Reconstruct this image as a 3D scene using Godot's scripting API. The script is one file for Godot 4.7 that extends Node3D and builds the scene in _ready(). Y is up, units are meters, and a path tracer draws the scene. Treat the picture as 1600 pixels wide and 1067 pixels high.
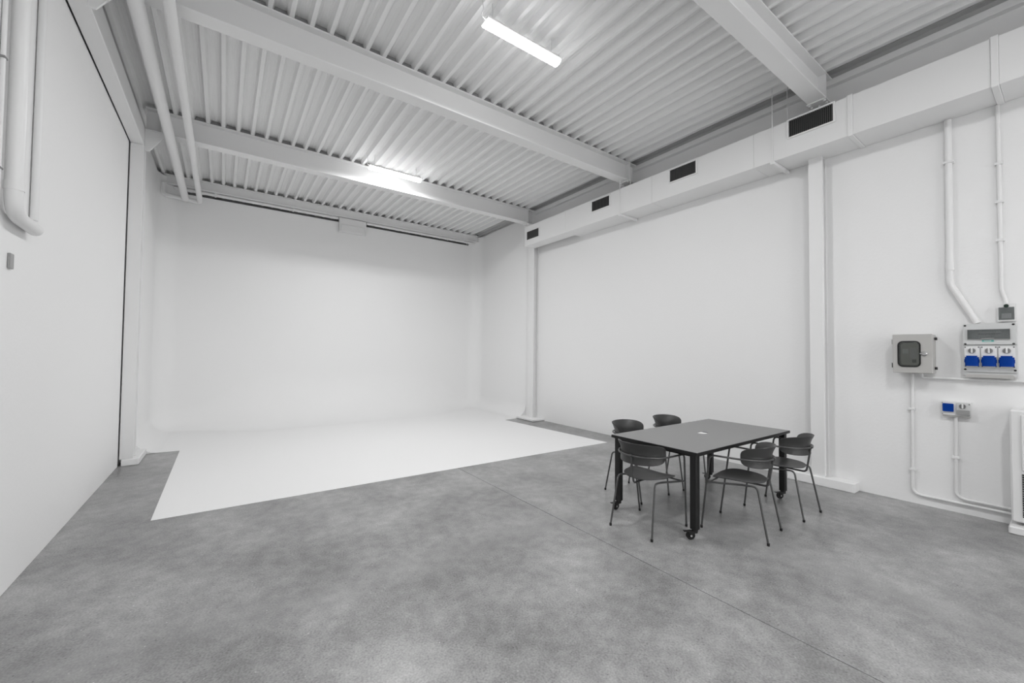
extends Node3D
# A white photo studio in an industrial hall: cyclorama, steel roof, duct, table with five chairs.

const WALL_L := -1.1
const WALL_R := 6.05
const BACK := -10.2
const OUTER := -11.0
const REAR := 6.5
const RIB_Y := 4.9
const DECK_Y := 4.972
const BEAM_Y := 4.58
const BEAM_Z := [-1.80, -4.64, -7.53]
const LAMP_X := 2.45
const LAMP_Y := 4.75
const LAMP_Z := [-7.11, -3.30, 0.5, 4.3]  # last two are out of view, added for light from behind the camera
const LAMP_ENERGY := 5.6
const LAMP_GLOW := 12.0

const WIN_X0 := -0.6  # unseen rear window, added to brighten faces turned to the camera
const WIN_X1 := 5.6
const WIN_LO := 0.15
const WIN_HI := 3.3
const SKY := 4.1

var M := {}
var used := {}

# ---------------------------------------------------------------- mesh builder
class MB:
	var v := PackedVector3Array()
	var n := PackedVector3Array()
	var xf := Transform3D.IDENTITY

	func tri(a: Vector3, b: Vector3, c: Vector3, na: Vector3, nb: Vector3, nc: Vector3) -> void:
		a = xf * a; b = xf * b; c = xf * c
		na = (xf.basis * na).normalized(); nb = (xf.basis * nb).normalized(); nc = (xf.basis * nc).normalized()
		if (b - a).cross(c - a).dot(na + nb + nc) > 0.0:
			var t := b; b = c; c = t
			t = nb; nb = nc; nc = t
		v.append(a); v.append(b); v.append(c)
		n.append(na); n.append(nb); n.append(nc)

	func quad(a: Vector3, b: Vector3, c: Vector3, d: Vector3, nn: Vector3) -> void:
		tri(a, b, c, nn, nn, nn)
		tri(a, c, d, nn, nn, nn)

	func quads(a: Vector3, b: Vector3, c: Vector3, d: Vector3, na: Vector3, nb: Vector3, nc: Vector3, nd: Vector3) -> void:
		tri(a, b, c, na, nb, nc)
		tri(a, c, d, na, nc, nd)

	# box from corner to corner with chamfered edges
	func box(lo: Vector3, hi: Vector3, bev := 0.0) -> MB:
		var c := (lo + hi) * 0.5
		var h := (hi - lo) * 0.5
		var b: float = minf(bev, minf(h.x, minf(h.y, h.z)) * 0.9)
		for ax in 3:
			for s in [-1.0, 1.0]:
				var nn := Vector3.ZERO
				nn[ax] = s
				var u := (ax + 1) % 3
				var w := (ax + 2) % 3
				var p := []
				for k in [[-1, -1], [1, -1], [1, 1], [-1, 1]]:
					var q := Vector3.ZERO
					q[ax] = s * h[ax]
					q[u] = k[0] * (h[u] - b)
					q[w] = k[1] * (h[w] - b)
					p.append(c + q)
				quad(p[0], p[1], p[2], p[3], nn)
		if b <= 0.0:
			return self
		for ax in 3:
			var u := (ax + 1) % 3
			var w := (ax + 2) % 3
			for su in [-1.0, 1.0]:
				for sw in [-1.0, 1.0]:
					var nn := Vector3.ZERO
					nn[u] = su
					nn[w] = sw
					var p := []
					for k in [[-1, 0], [1, 0], [1, 1], [-1, 1]]:
						var q := Vector3.ZERO
						q[ax] = k[0] * (h[ax] - b)
						q[u] = su * (h[u] - (b if k[1] == 1 else 0.0))
						q[w] = sw * (h[w] - (0.0 if k[1] == 1 else b))
						p.append(c + q)
					quad(p[0], p[1], p[2], p[3], nn.normalized())
		for sx in [-1.0, 1.0]:
			for sy in [-1.0, 1.0]:
				for sz in [-1.0, 1.0]:
					var s := Vector3(sx, sy, sz)
					var a := c + s * Vector3(h.x, h.y - b, h.z - b)
					var d := c + s * Vector3(h.x - b, h.y, h.z - b)
					var e := c + s * Vector3(h.x - b, h.y - b, h.z)
					tri(a, d, e, s, s, s)
		return self

	# round bar along a list of points
	func tube(pts: Array, r: float, seg := 10, caps := true) -> MB:
		var m := pts.size()
		var dirs := []
		for i in m:
			var d: Vector3
			if i == 0: d = pts[1] - pts[0]
			elif i == m - 1: d = pts[m - 1] - pts[m - 2]
			else: d = (pts[i + 1] - pts[i]).normalized() + (pts[i] - pts[i - 1]).normalized()
			dirs.append(d.normalized())
		var side := Vector3.UP.cross(dirs[0])
		if side.length() < 0.05: side = Vector3.RIGHT.cross(dirs[0])
		side = side.normalized()
		var rings := []
		var norms := []
		for i in m:
			side = (side - dirs[i] * side.dot(dirs[i])).normalized()
			var up: Vector3 = dirs[i].cross(side)
			var ring := []
			var nr := []
			for k in seg:
				var a := TAU * k / seg
				var o: Vector3 = side * cos(a) + up * sin(a)
				nr.append(o)
				ring.append(pts[i] + o * r)
			rings.append(ring)
			norms.append(nr)
		for i in m - 1:
			for k in seg:
				var j := (k + 1) % seg
				quads(rings[i][k], rings[i][j], rings[i + 1][j], rings[i + 1][k], norms[i][k], norms[i][j], norms[i + 1][j], norms[i + 1][k])
		if caps:
			for k in seg:
				var j := (k + 1) % seg
				tri(pts[0], rings[0][k], rings[0][j], -dirs[0], -dirs[0], -dirs[0])
				tri(pts[m - 1], rings[m - 1][k], rings[m - 1][j], dirs[m - 1], dirs[m - 1], dirs[m - 1])
		return self

	# profile of (radius, height) turned about +Y at origin of base
	func lathe(base: Transform3D, prof: Array, seg := 16) -> MB:
		for i in prof.size() - 1:
			var p: Vector2 = prof[i]
			var q: Vector2 = prof[i + 1]
			var e := q - p
			var nn := Vector2(e.y, -e.x).normalized()
			for k in seg:
				var a := TAU * k / seg
				var b := TAU * (k + 1) / seg
				var ca := Vector3(cos(a), 0, sin(a))
				var cb := Vector3(cos(b), 0, sin(b))
				var na := base.basis * (ca * nn.x + Vector3.UP * nn.y)
				var nb := base.basis * (cb * nn.x + Vector3.UP * nn.y)
				var A := base * (ca * p.x + Vector3.UP * p.y)
				var B := base * (cb * p.x + Vector3.UP * p.y)
				var C := base * (cb * q.x + Vector3.UP * q.y)
				var D := base * (ca * q.x + Vector3.UP * q.y)
				if p.x < 1e-5: tri(A, C, D, na, nb, na)
				elif q.x < 1e-5: tri(A, B, C, na, nb, na)
				else: quads(A, B, C, D, na, nb, nb, na)
		return self

	# polygon in the local XY plane of base, extruded from z = 0 to depth; shallow corners are smooth
	func prism(base: Transform3D, poly: PackedVector2Array, depth: float) -> MB:
		if Geometry2D.is_polygon_clockwise(poly):
			poly.reverse()
		var m := poly.size()
		var en := []
		for i in m:
			var e := (poly[(i + 1) % m] - poly[i]).normalized()
			en.append(Vector2(e.y, -e.x))
		for i in m:
			var j := (i + 1) % m
			var n0: Vector2 = en[i]
			var n1: Vector2 = en[i]
			var before: Vector2 = en[(i + m - 1) % m]
			var after: Vector2 = en[j]
			if before.dot(en[i]) > 0.87: n0 = (before + en[i]).normalized()
			if after.dot(en[i]) > 0.87: n1 = (after + en[i]).normalized()
			var a := base * Vector3(poly[i].x, poly[i].y, 0)
			var b := base * Vector3(poly[j].x, poly[j].y, 0)
			var c := base * Vector3(poly[j].x, poly[j].y, depth)
			var d := base * Vector3(poly[i].x, poly[i].y, depth)
			var A := base.basis * Vector3(n0.x, n0.y, 0)
			var B := base.basis * Vector3(n1.x, n1.y, 0)
			quads(a, b, c, d, A, B, B, A)
		var ix := Geometry2D.triangulate_polygon(poly)
		var nz := base.basis * Vector3(0, 0, signf(depth))
		for t in range(0, ix.size(), 3):
			var p0 := poly[ix[t]]
			var p1 := poly[ix[t + 1]]
			var p2 := poly[ix[t + 2]]
			tri(base * Vector3(p0.x, p0.y, 0), base * Vector3(p1.x, p1.y, 0), base * Vector3(p2.x, p2.y, 0), -nz, -nz, -nz)
			tri(base * Vector3(p0.x, p0.y, depth), base * Vector3(p1.x, p1.y, depth), base * Vector3(p2.x, p2.y, depth), nz, nz, nz)
		return self

	# a bent sheet: outline in the unit disc is mapped by f to a middle surface, thick t
	func shell(f: Callable, t: float, rings := 8, seg := 40) -> MB:
		var e := 0.004
		var top := []
		var bot := []
		var nn := []
		for i in rings + 1:
			var rt := []
			var rb := []
			var rn := []
			for k in seg:
				var a := TAU * k / seg
				var p := Vector2(cos(a), sin(a)) * (float(i) / rings)
				var c: Vector3 = f.call(p)
				var n0: Vector3 = (f.call(p + Vector2(e, 0)) - f.call(p - Vector2(e, 0))).cross(f.call(p + Vector2(0, e)) - f.call(p - Vector2(0, e))).normalized()
				var k2: float = t * 0.5 * (1.0 if i < rings else 0.55)
				rt.append(c + n0 * k2)
				rb.append(c - n0 * k2)
				rn.append(n0)
			top.append(rt)
			bot.append(rb)
			nn.append(rn)
		for i in rings:
			for k in seg:
				var j := (k + 1) % seg
				quads(top[i][k], top[i][j], top[i + 1][j], top[i + 1][k], nn[i][k], nn[i][j], nn[i + 1][j], nn[i + 1][k])
				quads(bot[i][k], bot[i][j], bot[i + 1][j], bot[i + 1][k], -nn[i][k], -nn[i][j], -nn[i + 1][j], -nn[i + 1][k])
		for k in seg:
			var j := (k + 1) % seg
			var o: Vector3 = (top[rings][k] - top[rings - 1][k]).normalized()
			quads(top[rings][k], top[rings][j], bot[rings][j], bot[rings][k], o, o, o, o)
		return self

	func mesh() -> ArrayMesh:
		var arr := []
		arr.resize(Mesh.ARRAY_MAX)
		arr[Mesh.ARRAY_VERTEX] = v
		arr[Mesh.ARRAY_NORMAL] = n
		var am := ArrayMesh.new()
		am.add_surface_from_arrays(Mesh.PRIMITIVE_TRIANGLES, arr)
		return am

func at(o: Vector3) -> Transform3D:
	return Transform3D(Basis.IDENTITY, o)

# frame whose +Y points along d
func along(o: Vector3, d: Vector3) -> Transform3D:
	var y := d.normalized()
	var x := y.cross(Vector3(0.31, 0.27, 0.91)).normalized()
	return Transform3D(Basis(x, y, x.cross(y)), o)

# polyline with rounded corners
func bent(pts: Array, r: float, steps := 6) -> Array:
	var out := [pts[0]]
	for i in range(1, pts.size() - 1):
		var p: Vector3 = pts[i]
		var a: Vector3 = (pts[i - 1] - p)
		var b: Vector3 = (pts[i + 1] - p)
		var half: float = a.angle_to(b) * 0.5
		var cut: float = minf(r / tan(half), minf(a.length(), b.length()) * 0.48)
		var s := p + a.normalized() * cut
		var e := p + b.normalized() * cut
		for k in steps + 1:
			var t := float(k) / steps
			out.append(s.lerp(p, t).lerp(p.lerp(e, t), t))
	out.append(pts[-1])
	return out

func rounded_rect(w: float, h: float, r: float, steps := 5) -> PackedVector2Array:
	var out := PackedVector2Array()
	for q in 4:
		var cx := (w * 0.5 - r) * (1.0 if q in [0, 3] else -1.0)
		var cy := (h * 0.5 - r) * (1.0 if q in [0, 1] else -1.0)
		for k in steps + 1:
			var a := PI * 0.5 * (q + float(k) / steps)
			out.append(Vector2(cx + cos(a) * r, cy + sin(a) * r))
	return out

func shifted(poly: PackedVector2Array, o: Vector2) -> PackedVector2Array:
	var out := PackedVector2Array()
	for p in poly: out.append(p + o)
	return out

# ---------------------------------------------------------------- scene helpers
func numbered(called: String) -> String:
	var base := called
	var k: int = used.get(base, -1) + 1
	used[base] = k
	return base if k == 0 else "%s_%03d" % [base, k]

func obj(called: String, mb: MB, m: Material, parent: Node = null) -> MeshInstance3D:
	var o := MeshInstance3D.new()
	o.mesh = mb.mesh()
	o.material_override = m
	o.cast_shadow = GeometryInstance3D.SHADOW_CASTING_SETTING_ON
	if parent == null:
		o.name = numbered(called)
		add_child(o, true)
	else:
		o.name = called
		parent.add_child(o, true)
	return o

func again(src: MeshInstance3D, where: Vector3, parent: Node) -> MeshInstance3D:
	var o := MeshInstance3D.new()
	o.mesh = src.mesh
	o.material_override = src.material_override
	o.name = src.name
	parent.add_child(o, true)
	o.position = where
	return o

func tag(o: Node, label: String, category: String, group := "") -> Node:
	o.set_meta("label", label)
	o.set_meta("category", category)
	if group != "": o.set_meta("group", group)
	return o

func thing(called: String, label: String, category: String, where := Vector3.ZERO, turn := 0.0, group := "") -> Node3D:
	var o := Node3D.new()
	o.name = numbered(called)
	add_child(o, true)
	o.position = where
	o.rotation.y = turn
	tag(o, label, category, group)
	return o

func structure(called: String, mb: MB, m: Material) -> MeshInstance3D:
	var o := obj(called, mb, m)
	o.set_meta("kind", "structure")
	return o

func grey(s: float) -> Color:
	return Color(s, s, s)

func paint(called: String, c: Color, rough: float, metal := 0.0) -> StandardMaterial3D:
	var m := StandardMaterial3D.new()
	m.resource_name = called
	m.albedo_color = c
	m.roughness = rough
	m.metallic = metal
	M[called] = m
	return m

func noise_normal(seed_: int, freq: float, bump: float, size := 256) -> NoiseTexture2D:
	var f := FastNoiseLite.new()
	f.seed = seed_
	f.frequency = freq
	f.fractal_octaves = 4
	var t := NoiseTexture2D.new()
	t.width = size
	t.height = size
	t.seamless = true
	t.as_normal_map = true
	t.bump_strength = bump
	t.noise = f
	return t

# cast concrete: broad cloudy patches, mid mottling, fine aggregate specks
func concrete_images() -> Array:
	var s := 2048
	var a := FastNoiseLite.new()
	a.seed = 7; a.frequency = 0.0032; a.fractal_octaves = 5; a.fractal_gain = 0.55
	a.noise_type = FastNoiseLite.TYPE_SIMPLEX_SMOOTH
	var b := FastNoiseLite.new()
	b.seed = 21; b.frequency = 0.022; b.fractal_octaves = 4; b.fractal_gain = 0.6
	var c := FastNoiseLite.new()
	c.seed = 33; c.frequency = 0.22; c.fractal_octaves = 2
	var ia := a.get_seamless_image(s, s, false, false, 0.12, false).get_data()
	var ib := b.get_seamless_image(s, s, false, false, 0.12, false).get_data()
	var ic := c.get_seamless_image(s, s, false, false, 0.12, false).get_data()
	var rng := RandomNumberGenerator.new()
	rng.seed = 5
	var col := PackedByteArray()
	var rough := PackedByteArray()
	col.resize(s * s)
	rough.resize(s * s)
	for i in s * s:
		var x := 150.0 + (ia[i] - 128) * 0.24 + (ib[i] - 128) * 0.14 + (ic[i] - 128) * 0.17
		if ic[i] < 62: x -= (62 - ic[i]) * 0.5
		col[i] = clampi(int(x), 0, 255)
		rough[i] = clampi(int(84 + (ia[i] - 128) * 0.04 + (ib[i] - 128) * 0.03), 78, 200)
	for k in 2600:
		var p := rng.randi_range(0, s * s - s - 2)
		var d := rng.randi_range(18, 55) * (1 if rng.randf() < 0.35 else -1)
		for q in [p, p + 1, p + s, p + s + 1]:
			col[q] = clampi(col[q] + d, 0, 255)
	var i1 := Image.create_from_data(s, s, false, Image.FORMAT_L8, col)
	var i2 := Image.create_from_data(s, s, false, Image.FORMAT_L8, rough)
	i1.generate_mipmaps()
	i2.generate_mipmaps()
	return [ImageTexture.create_from_image(i1), ImageTexture.create_from_image(i2)]

func materials() -> void:
	var w := paint("wall_paint", grey(0.955), 0.75)
	w.normal_enabled = true
	w.normal_texture = noise_normal(3, 0.06, 3.0)
	w.normal_scale = 0.07
	w.uv1_triplanar = true
	w.uv1_world_triplanar = true
	w.uv1_scale = Vector3.ONE * 1.4
	var cy := paint("studio_white", grey(0.96), 0.6)
	cy.normal_enabled = true
	cy.normal_texture = w.normal_texture
	cy.normal_scale = 0.04
	cy.uv1_triplanar = true
	cy.uv1_world_triplanar = true
	paint("steel_white", grey(0.94), 0.45)
	paint("deck_white", grey(0.97), 0.5)
	paint("duct_white", grey(0.945), 0.5)
	paint("pipe_white", grey(0.93), 0.4)
	paint("floor_white", grey(0.965), 0.5)
	var f := paint("concrete", Color.WHITE, 1.0)
	var tex := concrete_images()
	f.albedo_texture = tex[0]
	f.roughness_texture = tex[1]
	f.roughness_texture_channel = BaseMaterial3D.TEXTURE_CHANNEL_GRAYSCALE
	f.uv1_triplanar = true
	f.uv1_world_triplanar = true
	f.uv1_scale = Vector3.ONE * (1.0 / 6.5)
	paint("closure_grey", grey(0.76), 0.7)
	paint("gap_grey", grey(0.58), 0.8)
	paint("table_top", grey(0.47), 0.32)
	paint("table_black", grey(0.05), 0.5)
	paint("rubber_black", grey(0.07), 0.6)
	paint("chair_shell", grey(0.235), 0.40)
	paint("chair_tube", grey(0.36), 0.35, 0.55)
	paint("grille_shade", grey(0.16), 0.6)  # shade of the hollow behind the slats, painted as a dark sheet
	paint("grille_slat", grey(0.42), 0.5, 0.3)
	paint("enclosure_grey", Color(0.74, 0.735, 0.725), 0.4)
	paint("plastic_grey", Color(0.83, 0.835, 0.835), 0.4)
	paint("plastic_white", grey(0.92), 0.4)
	paint("screw_dark", grey(0.22), 0.5, 0.3)
	paint("knob_grey", grey(0.55), 0.45)
	paint("lid_grey", grey(0.62), 0.35)
	paint("socket_blue", Color(0.0, 0.23, 0.58), 0.5)
	M.socket_blue.metallic_specular = 0.25
	paint("teal_label", Color(0.42, 0.72, 0.69), 0.5)
	paint("green_button", Color(0.06, 0.17, 0.13), 0.4)
	paint("inner_panel", grey(0.55), 0.6)
	paint("cabinet_inside", Color(0.50, 0.51, 0.47), 0.6)
	paint("metal_bright", grey(0.75), 0.25, 0.9)
	var g := paint("tinted_glass", Color(0.30, 0.32, 0.30, 0.3), 0.05)
	g.transparency = BaseMaterial3D.TRANSPARENCY_ALPHA
	var sm := paint("smoked_window", Color(0.40, 0.43, 0.43, 0.35), 0.06)
	sm.transparency = BaseMaterial3D.TRANSPARENCY_ALPHA
	var cg := paint("clear_glass", Color(0.95, 0.96, 0.96, 0.06), 0.02)
	cg.transparency = BaseMaterial3D.TRANSPARENCY_ALPHA
	var l := paint("lamp_glow", grey(0.95), 0.5)
	l.emission_enabled = true
	l.emission = Color.WHITE
	l.emission_energy_multiplier = LAMP_GLOW

# ---------------------------------------------------------------- main
func _ready() -> void:
	var cam := Camera3D.new()
	cam.name = "camera"
	cam.fov = rad_to_deg(2.0 * atan(533.5 / 635.5))
	cam.near = 0.05
	cam.far = 60.0
	add_child(cam)
	cam.position = Vector3(0, 1.56, 0)
	cam.rotation_degrees = Vector3(1.5456, -35.358, 0.5756)
	cam.current = true
	var we := WorldEnvironment.new()
	we.name = "environment"
	var env := Environment.new()
	env.background_mode = Environment.BG_COLOR
	env.background_color = Color(0.9, 0.9, 0.9)
	env.background_energy_multiplier = SKY
	env.tonemap_mode = Environment.TONE_MAPPER_LINEAR
	env.tonemap_exposure = 1.05
	env.sdfgi_enabled = true
	env.ssao_enabled = true
	env.ssil_enabled = true
	we.environment = env
	add_child(we)

	materials()
	shell_of_room()
	roof_steel()
	columns()
	air_duct()
	lamps()
	services_left_and_back()
	table()
	chairs()
	services_right()

# ---------------------------------------------------------------- room
func shell_of_room() -> void:
	var JX := 2.612
	var fl := structure("floor", MB.new().box(Vector3(-1.5, -0.25, BACK - 0.3), Vector3(6.5, -0.05, REAR + 0.3)), M.concrete)
	obj("slab", MB.new().box(Vector3(-1.5, -0.05, BACK - 0.3), Vector3(JX - 0.0025, 0, REAR + 0.3), 0.001), M.concrete, fl)
	obj("slab", MB.new().box(Vector3(JX + 0.0025, -0.05, BACK - 0.3), Vector3(6.5, 0, REAR + 0.3), 0.001), M.concrete, fl)
	var p := PackedVector2Array([Vector2(-0.50, -4.935), Vector2(5.53, -4.875), Vector2(5.34, -7.79), Vector2(6.0, -7.84), Vector2(6.0, -10.15), Vector2(-1.07, -10.15), Vector2(-1.07, -8.12), Vector2(-0.508, -8.07)])
	var flat := Transform3D(Basis(Vector3(1, 0, 0), Vector3(0, 0, 1), Vector3(0, -1, 0)), Vector3(0, 0.003, 0))
	var wp := obj("white_paint", MB.new().prism(flat, p, 0.003), M.floor_white, fl)
	wp.set_meta("label", "white painted floor in front of the studio cove")

	# solid back wall, open at its head to an added dark void, and the cyclorama shell swept round three sides
	var wb := structure("wall_back", MB.new().box(Vector3(-1.2, -0.1, BACK - 0.10), Vector3(6.25, 4.612, BACK - 0.004)), M.studio_white)
	structure("added_wall_outer", MB.new().box(Vector3(-1.6, -0.1, OUTER - 0.2), Vector3(6.5, 5.05, OUTER)), M.gap_grey)  # grey wall added behind a void, so slots above the channel look dark
	obj("cyclorama", cyclorama(), M.studio_white, wb)

	var wl := structure("wall_left", MB.new().box(Vector3(-1.6, -0.1, OUTER - 0.2), Vector3(-1.38, 5.05, REAR + 0.2)), M.wall_paint)
	obj("lining_panel", MB.new().box(Vector3(-1.13, 0.0, -7.40), Vector3(WALL_L, 4.352, REAR), 0.003), M.wall_paint, wl)
	obj("studio_panel", MB.new().box(Vector3(-1.17, 0, BACK - 0.1), Vector3(-1.074, 4.866, -7.66), 0.002), M.studio_white, wl)
	obj("upper_lining", MB.new().box(Vector3(-1.38, 4.652, OUTER), Vector3(-1.10, 5.0, REAR), 0.002), M.wall_paint, wl)
	var wr := structure("wall_right", MB.new().box(Vector3(WALL_R, -0.1, OUTER - 0.2), Vector3(6.3, 5.05, REAR + 0.2)), M.wall_paint)
	obj("studio_panel", MB.new().box(Vector3(6.004, 0.0, BACK), Vector3(WALL_R, 4.87, -7.63), 0.002), M.studio_white, wr)
	# rear wall behind the camera, with a wide window band added for frontal fill light
	var wf := MB.new().box(Vector3(-1.6, -0.1, REAR), Vector3(6.3, WIN_LO, REAR + 0.2)).box(Vector3(-1.6, WIN_HI, REAR), Vector3(6.3, 5.05, REAR + 0.2))
	wf.box(Vector3(-1.6, WIN_LO, REAR), Vector3(WIN_X0, WIN_HI, REAR + 0.2)).box(Vector3(WIN_X1, WIN_LO, REAR), Vector3(6.3, WIN_HI, REAR + 0.2))
	structure("wall_front", wf, M.wall_paint)
	var fr := MB.new()
	var bays := 5
	for k in bays + 1:
		var x := lerpf(WIN_X0 + 0.025, WIN_X1 - 0.025, float(k) / bays)
		fr.box(Vector3(x - 0.025, WIN_LO, REAR + 0.06), Vector3(x + 0.025, WIN_HI, REAR + 0.12), 0.003)
	for y in [WIN_LO + 0.025, WIN_HI - 0.025]:
		fr.box(Vector3(WIN_X0, y - 0.025, REAR + 0.06), Vector3(WIN_X1, y + 0.025, REAR + 0.12), 0.003)
	var win := structure("window_1", fr, M.steel_white)  # unseen window, put in as a source of fill light
	for k in bays:
		var xa := lerpf(WIN_X0 + 0.025, WIN_X1 - 0.025, float(k) / bays) + 0.025
		var xb := lerpf(WIN_X0 + 0.025, WIN_X1 - 0.025, float(k + 1) / bays) - 0.025
		obj("added_pane", MB.new().box(Vector3(xa, WIN_LO + 0.05, REAR + 0.085), Vector3(xb, WIN_HI - 0.05, REAR + 0.091)), M.clear_glass, win)

	# roof deck: trapezoidal steel sheets, four ribs each
	var ce := structure("ceiling", MB.new().box(Vector3(-1.6, 5.0, OUTER - 0.2), Vector3(6.3, 5.15, REAR + 0.2)), M.deck_white)
	var first := -0.262 - 4 * 0.186
	var P := 0.186
	for sh in 10:
		var ribs := 4 if sh < 9 else 1
		var x0 := first + sh * 4 * P - P * 0.5
		var pl := PackedVector2Array([Vector2(x0 + 0.0006, 5.0), Vector2(x0 + 0.0006, DECK_Y)])
		for k in ribs:
			var c := x0 + P * (k + 0.5)
			pl.append(Vector2(c - 0.078, DECK_Y))
			pl.append(Vector2(c - 0.073, DECK_Y - 0.003))
			pl.append(Vector2(c - 0.060, DECK_Y - 0.003))
			pl.append(Vector2(c - 0.055, DECK_Y))
			pl.append(Vector2(c - 0.040, DECK_Y))
			pl.append(Vector2(c - 0.020, RIB_Y))
			pl.append(Vector2(c + 0.020, RIB_Y))
			pl.append(Vector2(c + 0.040, DECK_Y))
			pl.append(Vector2(c + 0.055, DECK_Y))
			pl.append(Vector2(c + 0.060, DECK_Y - 0.003))
			pl.append(Vector2(c + 0.073, DECK_Y - 0.003))
			pl.append(Vector2(c + 0.078, DECK_Y))
		var x1 := x0 + P * ribs - 0.0006
		if sh == 9: x1 = 5.85
		pl.append(Vector2(x1, DECK_Y))
		pl.append(Vector2(x1, 5.0))
		obj("deck_sheet", MB.new().prism(at(Vector3(0, 0, OUTER + 0.01)), pl, REAR - OUTER - 0.02), M.deck_white, ce)

# floor-to-wall cove that follows a U-shaped path with rounded corners; the cove is wider along the back
func cyclorama() -> MB:
	var XL := -1.07
	var XR := 6.0
	var rc := 0.33
	var path := []   # point on the wall line, inward normal, cove radius, top height
	for k in 9:
		path.append([Vector2(XL, lerpf(-8.08, BACK + rc, k / 8.0)), Vector2(1, 0), rc, 4.868])
	for k in range(1, 13):
		var a := PI * 0.5 * k / 12.0
		path.append([Vector2(XL + rc - rc * cos(a), BACK + rc - rc * sin(a)), Vector2(cos(a), sin(a)), rc, 4.868])
	for k in 41:
		var x := lerpf(XL + rc, XR - rc, k / 40.0)
		var e := smoothstep(0.0, 1.5, minf(x - XL - rc, XR - rc - x))
		path.append([Vector2(x, BACK), Vector2(0, 1), lerpf(rc, 1.05, e), 4.612])
	for k in range(0, 12):
		var a := PI * 0.5 * k / 12.0
		path.append([Vector2(XR - rc + rc * sin(a), BACK + rc - rc * cos(a)), Vector2(-sin(a), cos(a)), rc, 4.868])
	for k in 9:
		path.append([Vector2(XR, lerpf(BACK + rc, -7.85, k / 8.0)), Vector2(-1, 0), rc, 4.868])
	var rows := []
	for p in path:
		var row := []
		var base: Vector2 = p[0]
		var nn: Vector2 = p[1]
		var R: float = p[2]
		for k in 17:
			var a := PI * 0.5 * k / 16.0
			var d := R - R * sin(a)
			var c := base + nn * d
			row.append([Vector3(c.x, 0.0035 + R - R * cos(a), c.y), Vector3(nn.x * sin(a), cos(a), nn.y * sin(a))])
		for h in [0.25, 0.5, 0.75, 1.0]:
			row.append([Vector3(base.x, lerpf(0.0035 + R, p[3], h), base.y), Vector3(nn.x, 0, nn.y)])
		row.append([Vector3(base.x - nn.x * 0.03, p[3], base.y - nn.y * 0.03), Vector3.UP])
		rows.append(row)
	var mb := MB.new()
	for i in rows.size() - 1:
		for k in rows[i].size() - 1:
			var a: Array = rows[i][k]
			var b: Array = rows[i + 1][k]
			var c: Array = rows[i + 1][k + 1]
			var d: Array = rows[i][k + 1]
			mb.quads(a[0], b[0], c[0], d[0], a[1], b[1], c[1], d[1])
	# end faces of the shell
	for q in [[rows[0], 1.0], [rows[-1], 1.0]]:
		var row: Array = q[0]
		var foot := Vector3(path[0][0].x if row == rows[0] else path[-1][0].x, 0.0, row[0][0].z)
		for k in 16:
			mb.tri(foot, row[k][0], row[k + 1][0], Vector3.BACK, Vector3.BACK, Vector3.BACK)
	return mb

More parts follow.
